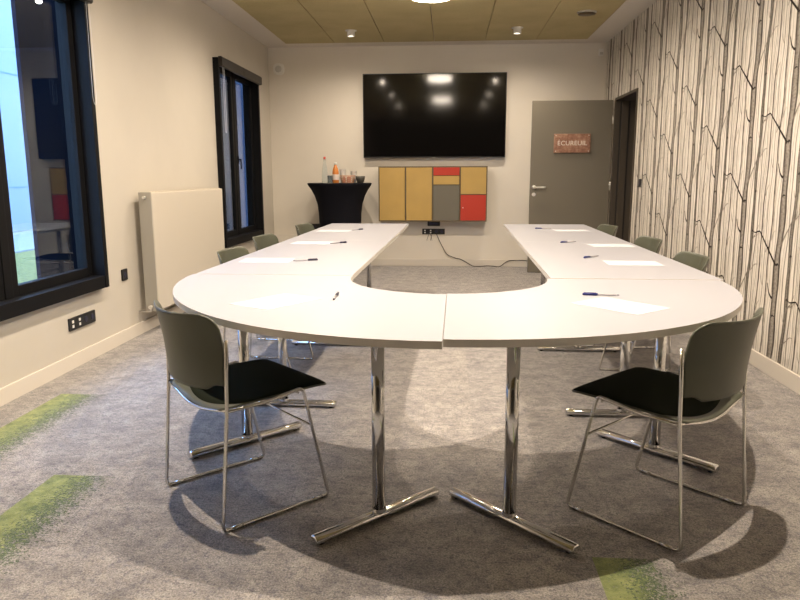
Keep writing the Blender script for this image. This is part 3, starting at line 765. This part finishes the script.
panel(3, .362, z9, 'mustard'); panel(3, z1_, .350, 'red', True)
b = MB(); b.box(cols[2]+.007, cols[3]-.007, D+.003, -.015, Hh-.246, Hh-.236).box(cols[3]+.007, Wd-t, D+.003, -.015, .351, .361); b.build('shelf', M['cabframe'], cab)

# ------------------------------------------------------------------ draped high table and things on it
HX, HY = -1.42, 9.0
ht = empty('high_table', (HX, HY, 0), label='round high table under a black stretch cover by the back wall', cat='table')
def star(an, z):
    k = max(0, 1-z/.5); return 1+.10*k*math.cos(4*(an-R(45)))
MB().lathe([(.33, .012), (.325, .10), (.30, .25), (.283, .42), (.272, .60), (.278, .76), (.293, .87), (.325, .97), (.365, 1.05), (.405, 1.105), (.418, 1.13), (.412, 1.140)], n=64, rmod=star).build('cover', M['cloth'], ht)
for k in range(4):
    an = R(45+90*k); MB().lathe([(.03, 0), (.03, .014)], (.31*math.cos(an), .31*math.sin(an), 0), n=14).build('foot', M['blackplastic'], ht)
HZ = 1.1405
bt = empty('water_bottle', (-1.60, 8.93, HZ), label='tall clear glass bottle with a red cap on the black table', cat='bottle')
MB().lathe([(.034, 0), (.038, .006), (.037, .12), (.030, .19), (.016, .26), (.0125, .31)], n=24).build('glass', M['bottle'], bt)
MB().lathe([(.0135, .300), (.0145, .302), (.0145, .328), (.012, .332)], n=20).build('cap', M['red_cap'], bt)
jb = empty('juice_bottle', (-1.455, 8.90, HZ), label='orange juice bottle with a white label on the black table', cat='bottle')
MB().lathe([(.038, 0), (.041, .008), (.041, .14), (.033, .18), (.017, .215), (.0165, .235)], n=24).build('glass', M['juice'], jb)
MB().lathe([(.0415, .04), (.0415, .11)], n=24, capb=False, capt=False).build('bottle_label', M['label'], jb)
MB().lathe([(.019, .232), (.019, .262), (.016, .264)], n=20).build('cap', M['cup'], jb)
bk = empty('basket', (-1.30, 8.90, HZ), label='small amber basket of sachets beside the juice bottle', cat='basket')
b = MB(); N_ = 28
for z, r in ((.004, .07), (.03, .078), (.055, .086), (.08, .093), (.095, .097)):
    b.tube([(r*math.cos(2*math.pi*k/N_)*1.0, r*.8*math.sin(2*math.pi*k/N_), z) for k in range(N_+1)], .0042, 6)
for k in range(N_):
    an = 2*math.pi*k/N_; b.tube([(.07*math.cos(an), .056*math.sin(an), .004), (.097*math.cos(an), .078*math.sin(an), .095)], .0025, 5)
b.lathe([(.07, 0), (.07, .004)], n=24, rmod=lambda a, z: math.sqrt(math.cos(a)**2+.64*math.sin(a)**2))
b.build('weave', M['wicker'], bk)
sm_ = MB(); rr = random.Random(3)
SP = [(-.04, -.02, 10), (-.015, .02, 60), (.012, -.018, -20), (.04, .012, 35), (.0, .0, 80), (-.045, .02, -50), (.03, -.02, 15)]
for i, (x, y, a_) in enumerate(SP):
    T = Matrix.Translation((-1.30+x, 8.90+y, HZ+.006)) @ Matrix.Rotation(R(a_), 4, 'Z') @ Matrix.Rotation(R(8), 4, 'X')
    s = MB().box(-.014, .014, -.003, .003, .004, .08).build('sachet', M['cup'] if i % 2 else M['pink'], bevel=.001)
    s.matrix_world = T; tag(s, ('white' if i % 2 else 'pink')+' sachet standing in the amber basket on the black table', 'sachet', 'white sachets in the basket' if i % 2 else 'pink sachets in the basket')
def cup(x, y, z, lb, n=3, r=.041, h=.10):
    o = MB().lathe([(r*.72, 0), (r*.98, h), (r, h+.002), (r*.94, h+.002), (r*.66, .004)], n=24, capb=True, capt=True).build('paper_cup', M['cup'], None, (x, y, z))
    tag(o, lb, 'cup', 'stacked white cups'); return o
for k in range(3): cup(-1.385, 9.05, HZ+k*.036, ['lowest', 'middle', 'topmost'][k]+' white cup of the stack behind the juice bottle')
for k in range(2): cup(-1.245, 9.06, HZ+k*.05, ['lower', 'upper'][k]+' white cup of the stack behind the amber basket')
o = MB().lathe([(.030, 0), (.034, .095), (.035, .096), (.032, .096), (.027, .008)], n=24).build('drinking_glass', M['bottle'], None, (-1.53, 8.92, HZ))
tag(o, 'small drinking glass between the clear bottle and the juice bottle', 'glass')
o = MB().lathe([(.036, 0), (.044, .012), (.058, .05), (.063, .088), (.060, .088), (.052, .045), (.03, .012)], n=32).build('stoneware_bowl', M['stone'], None, (-1.14, 8.93, HZ))
tag(o, 'dark stoneware bowl at the right edge of the black table', 'bowl')

# ------------------------------------------------------------------ ceiling fittings and lights
def area(name, loc, size, power, c, parent=None):
    l = bpy.data.lights.new(name, 'AREA'); l.shape = 'DISK'; l.size = size; l.energy = power; l.color = c
    o = bpy.data.objects.new(name, l); COL.objects.link(o); o.location = loc
    if parent: o.parent = parent
    return o
LZ = ZC-.004
big = None
LB = ['round glowing ceiling lamp above the gap, nearest the television', 'round ceiling lamp above the near half of the horseshoe tables', 'round ceiling lamp behind the viewer']
for i, y in enumerate((6.60, 3.25)):
    if big is None:
        big = empty('ceiling_lamp', (-.18, y, LZ), cat='ceiling light', group='round ceiling lamps')
        MB().lathe([(.20, -.002), (.21, -.02), (.205, -.025)], n=48).build('lamp_housing', M['white_plastic'], big)
        MB().lathe([(.20, -.022), (.20, -.085), (.188, -.098), (.15, -.105), (.07, -.108)], n=48).build('diffuser', M['diffuser'], big)
        o = big
    else: o = copy_tree(big); o.location = (-.18, y, LZ)
    o['label'] = LB[i]
can = None
SL = []
nm = {8.455: 'in the row closest to the television', 6.5: 'in the second row from the television', 4.55: 'in the middle row', 2.6: 'above the curved near table', .65: 'behind the viewer'}
POW = {8.455: 16, 6.5: 27, 4.55: 25, 2.6: 54}
for x in (-1.17, .765):
    for y in (8.455, 6.5, 4.55, 2.6):
        if can is None:
            can = empty('spotlight', (x, y, LZ), cat='spotlight', group='small cylindrical ceiling spotlights')
            MB().lathe([(.068, 0), (.068, -.006), (.045, -.007), (.045, -.068), (.040, -.068), (.038, -.055)], n=28, capt=False).build('lamp_body', M['white_plastic'], can)
            MB().lathe([(.039, -.057), (.030, -.061)], n=24).build('lamp_lens', M['lens'], can)
            o = can
        else: o = copy_tree(can); o.location = (x, y, LZ)
        o['label'] = ('left' if x < 0 else 'right')+' small white cylinder spotlight on olive ceiling '+nm[y]
        l = bpy.data.lights.new('spot_beam', 'SPOT'); l.energy = POW[y]*8; l.color = (1, .84, .66); l.spot_size = R(172); l.spot_blend = 1; l.shadow_soft_size = .022
        lo_ = bpy.data.objects.new('spot_beam', l); COL.objects.link(lo_); lo_.location = (x, y, LZ-.085); SL.append(lo_)
vn = empty('ceiling_vent', (1.416, 7.74, LZ), label='flat round ventilation disc in the olive ceiling near the wallpaper', cat='vent')
MB().lathe([(.10, 0), (.10, -.006), (.075, -.010)], n=36).build('rim', M['white_plastic'], vn)
MB().lathe([(.035, -.010), (.035, -.016), (.09, -.018), (.09, -.024), (.04, -.028)], n=36).build('disc', M['cabframe'], vn)

# daylight
w = bpy.data.worlds.new('World'); scene.world = w; w.use_nodes = True; nt = w.node_tree
bg = nt.nodes['Background']; tc = nt.nodes.new('ShaderNodeTexCoord'); sp = nt.nodes.new('ShaderNodeSeparateXYZ'); r = nt.nodes.new('ShaderNodeValToRGB')
nt.links.new(tc.outputs['Generated'], sp.inputs[0]); nt.links.new(sp.outputs[2], r.inputs[0])
r.color_ramp.elements[0].position = 0; r.color_ramp.elements[0].color = (.46, .68, 1, 1); r.color_ramp.elements[1].position = .7; r.color_ramp.elements[1].color = (.36, .58, 1, 1)
nt.links.new(r.outputs[0], bg.inputs[0]); bg.inputs[1].default_value = 19

# ------------------------------------------------------------------ camera
f_, pit, yaw, rol, Hc = 689.125, .1783, -.0708, -.0023, 1.2301
cy, sy, cp, sp_ = math.cos(yaw), math.sin(yaw), math.cos(pit), math.sin(pit)
F = Vector((sy*cp, cy*cp, -sp_)); Rt = Vector((cy, -sy, 0)); U = Rt.cross(F)
c_, s__ = math.cos(rol), math.sin(rol); R2 = Rt*c_+U*s__; U2 = U*c_-Rt*s__
cam = bpy.data.cameras.new('camera'); cam.lens = f_/800*36; cam.sensor_width = 36; cam.sensor_fit = 'HORIZONTAL'; cam.clip_start = .05
co = bpy.data.objects.new('camera', cam); COL.objects.link(co)
co.matrix_world = Matrix(((R2.x, U2.x, -F.x, 0), (R2.y, U2.y, -F.y, 0), (R2.z, U2.z, -F.z, Hc), (0, 0, 0, 1)))
scene.camera = co
vs = scene.view_settings; vs.view_transform = 'Standard'; vs.look = 'None'; vs.gamma = 1; vs.use_curve_mapping = False; vs.exposure = -.48
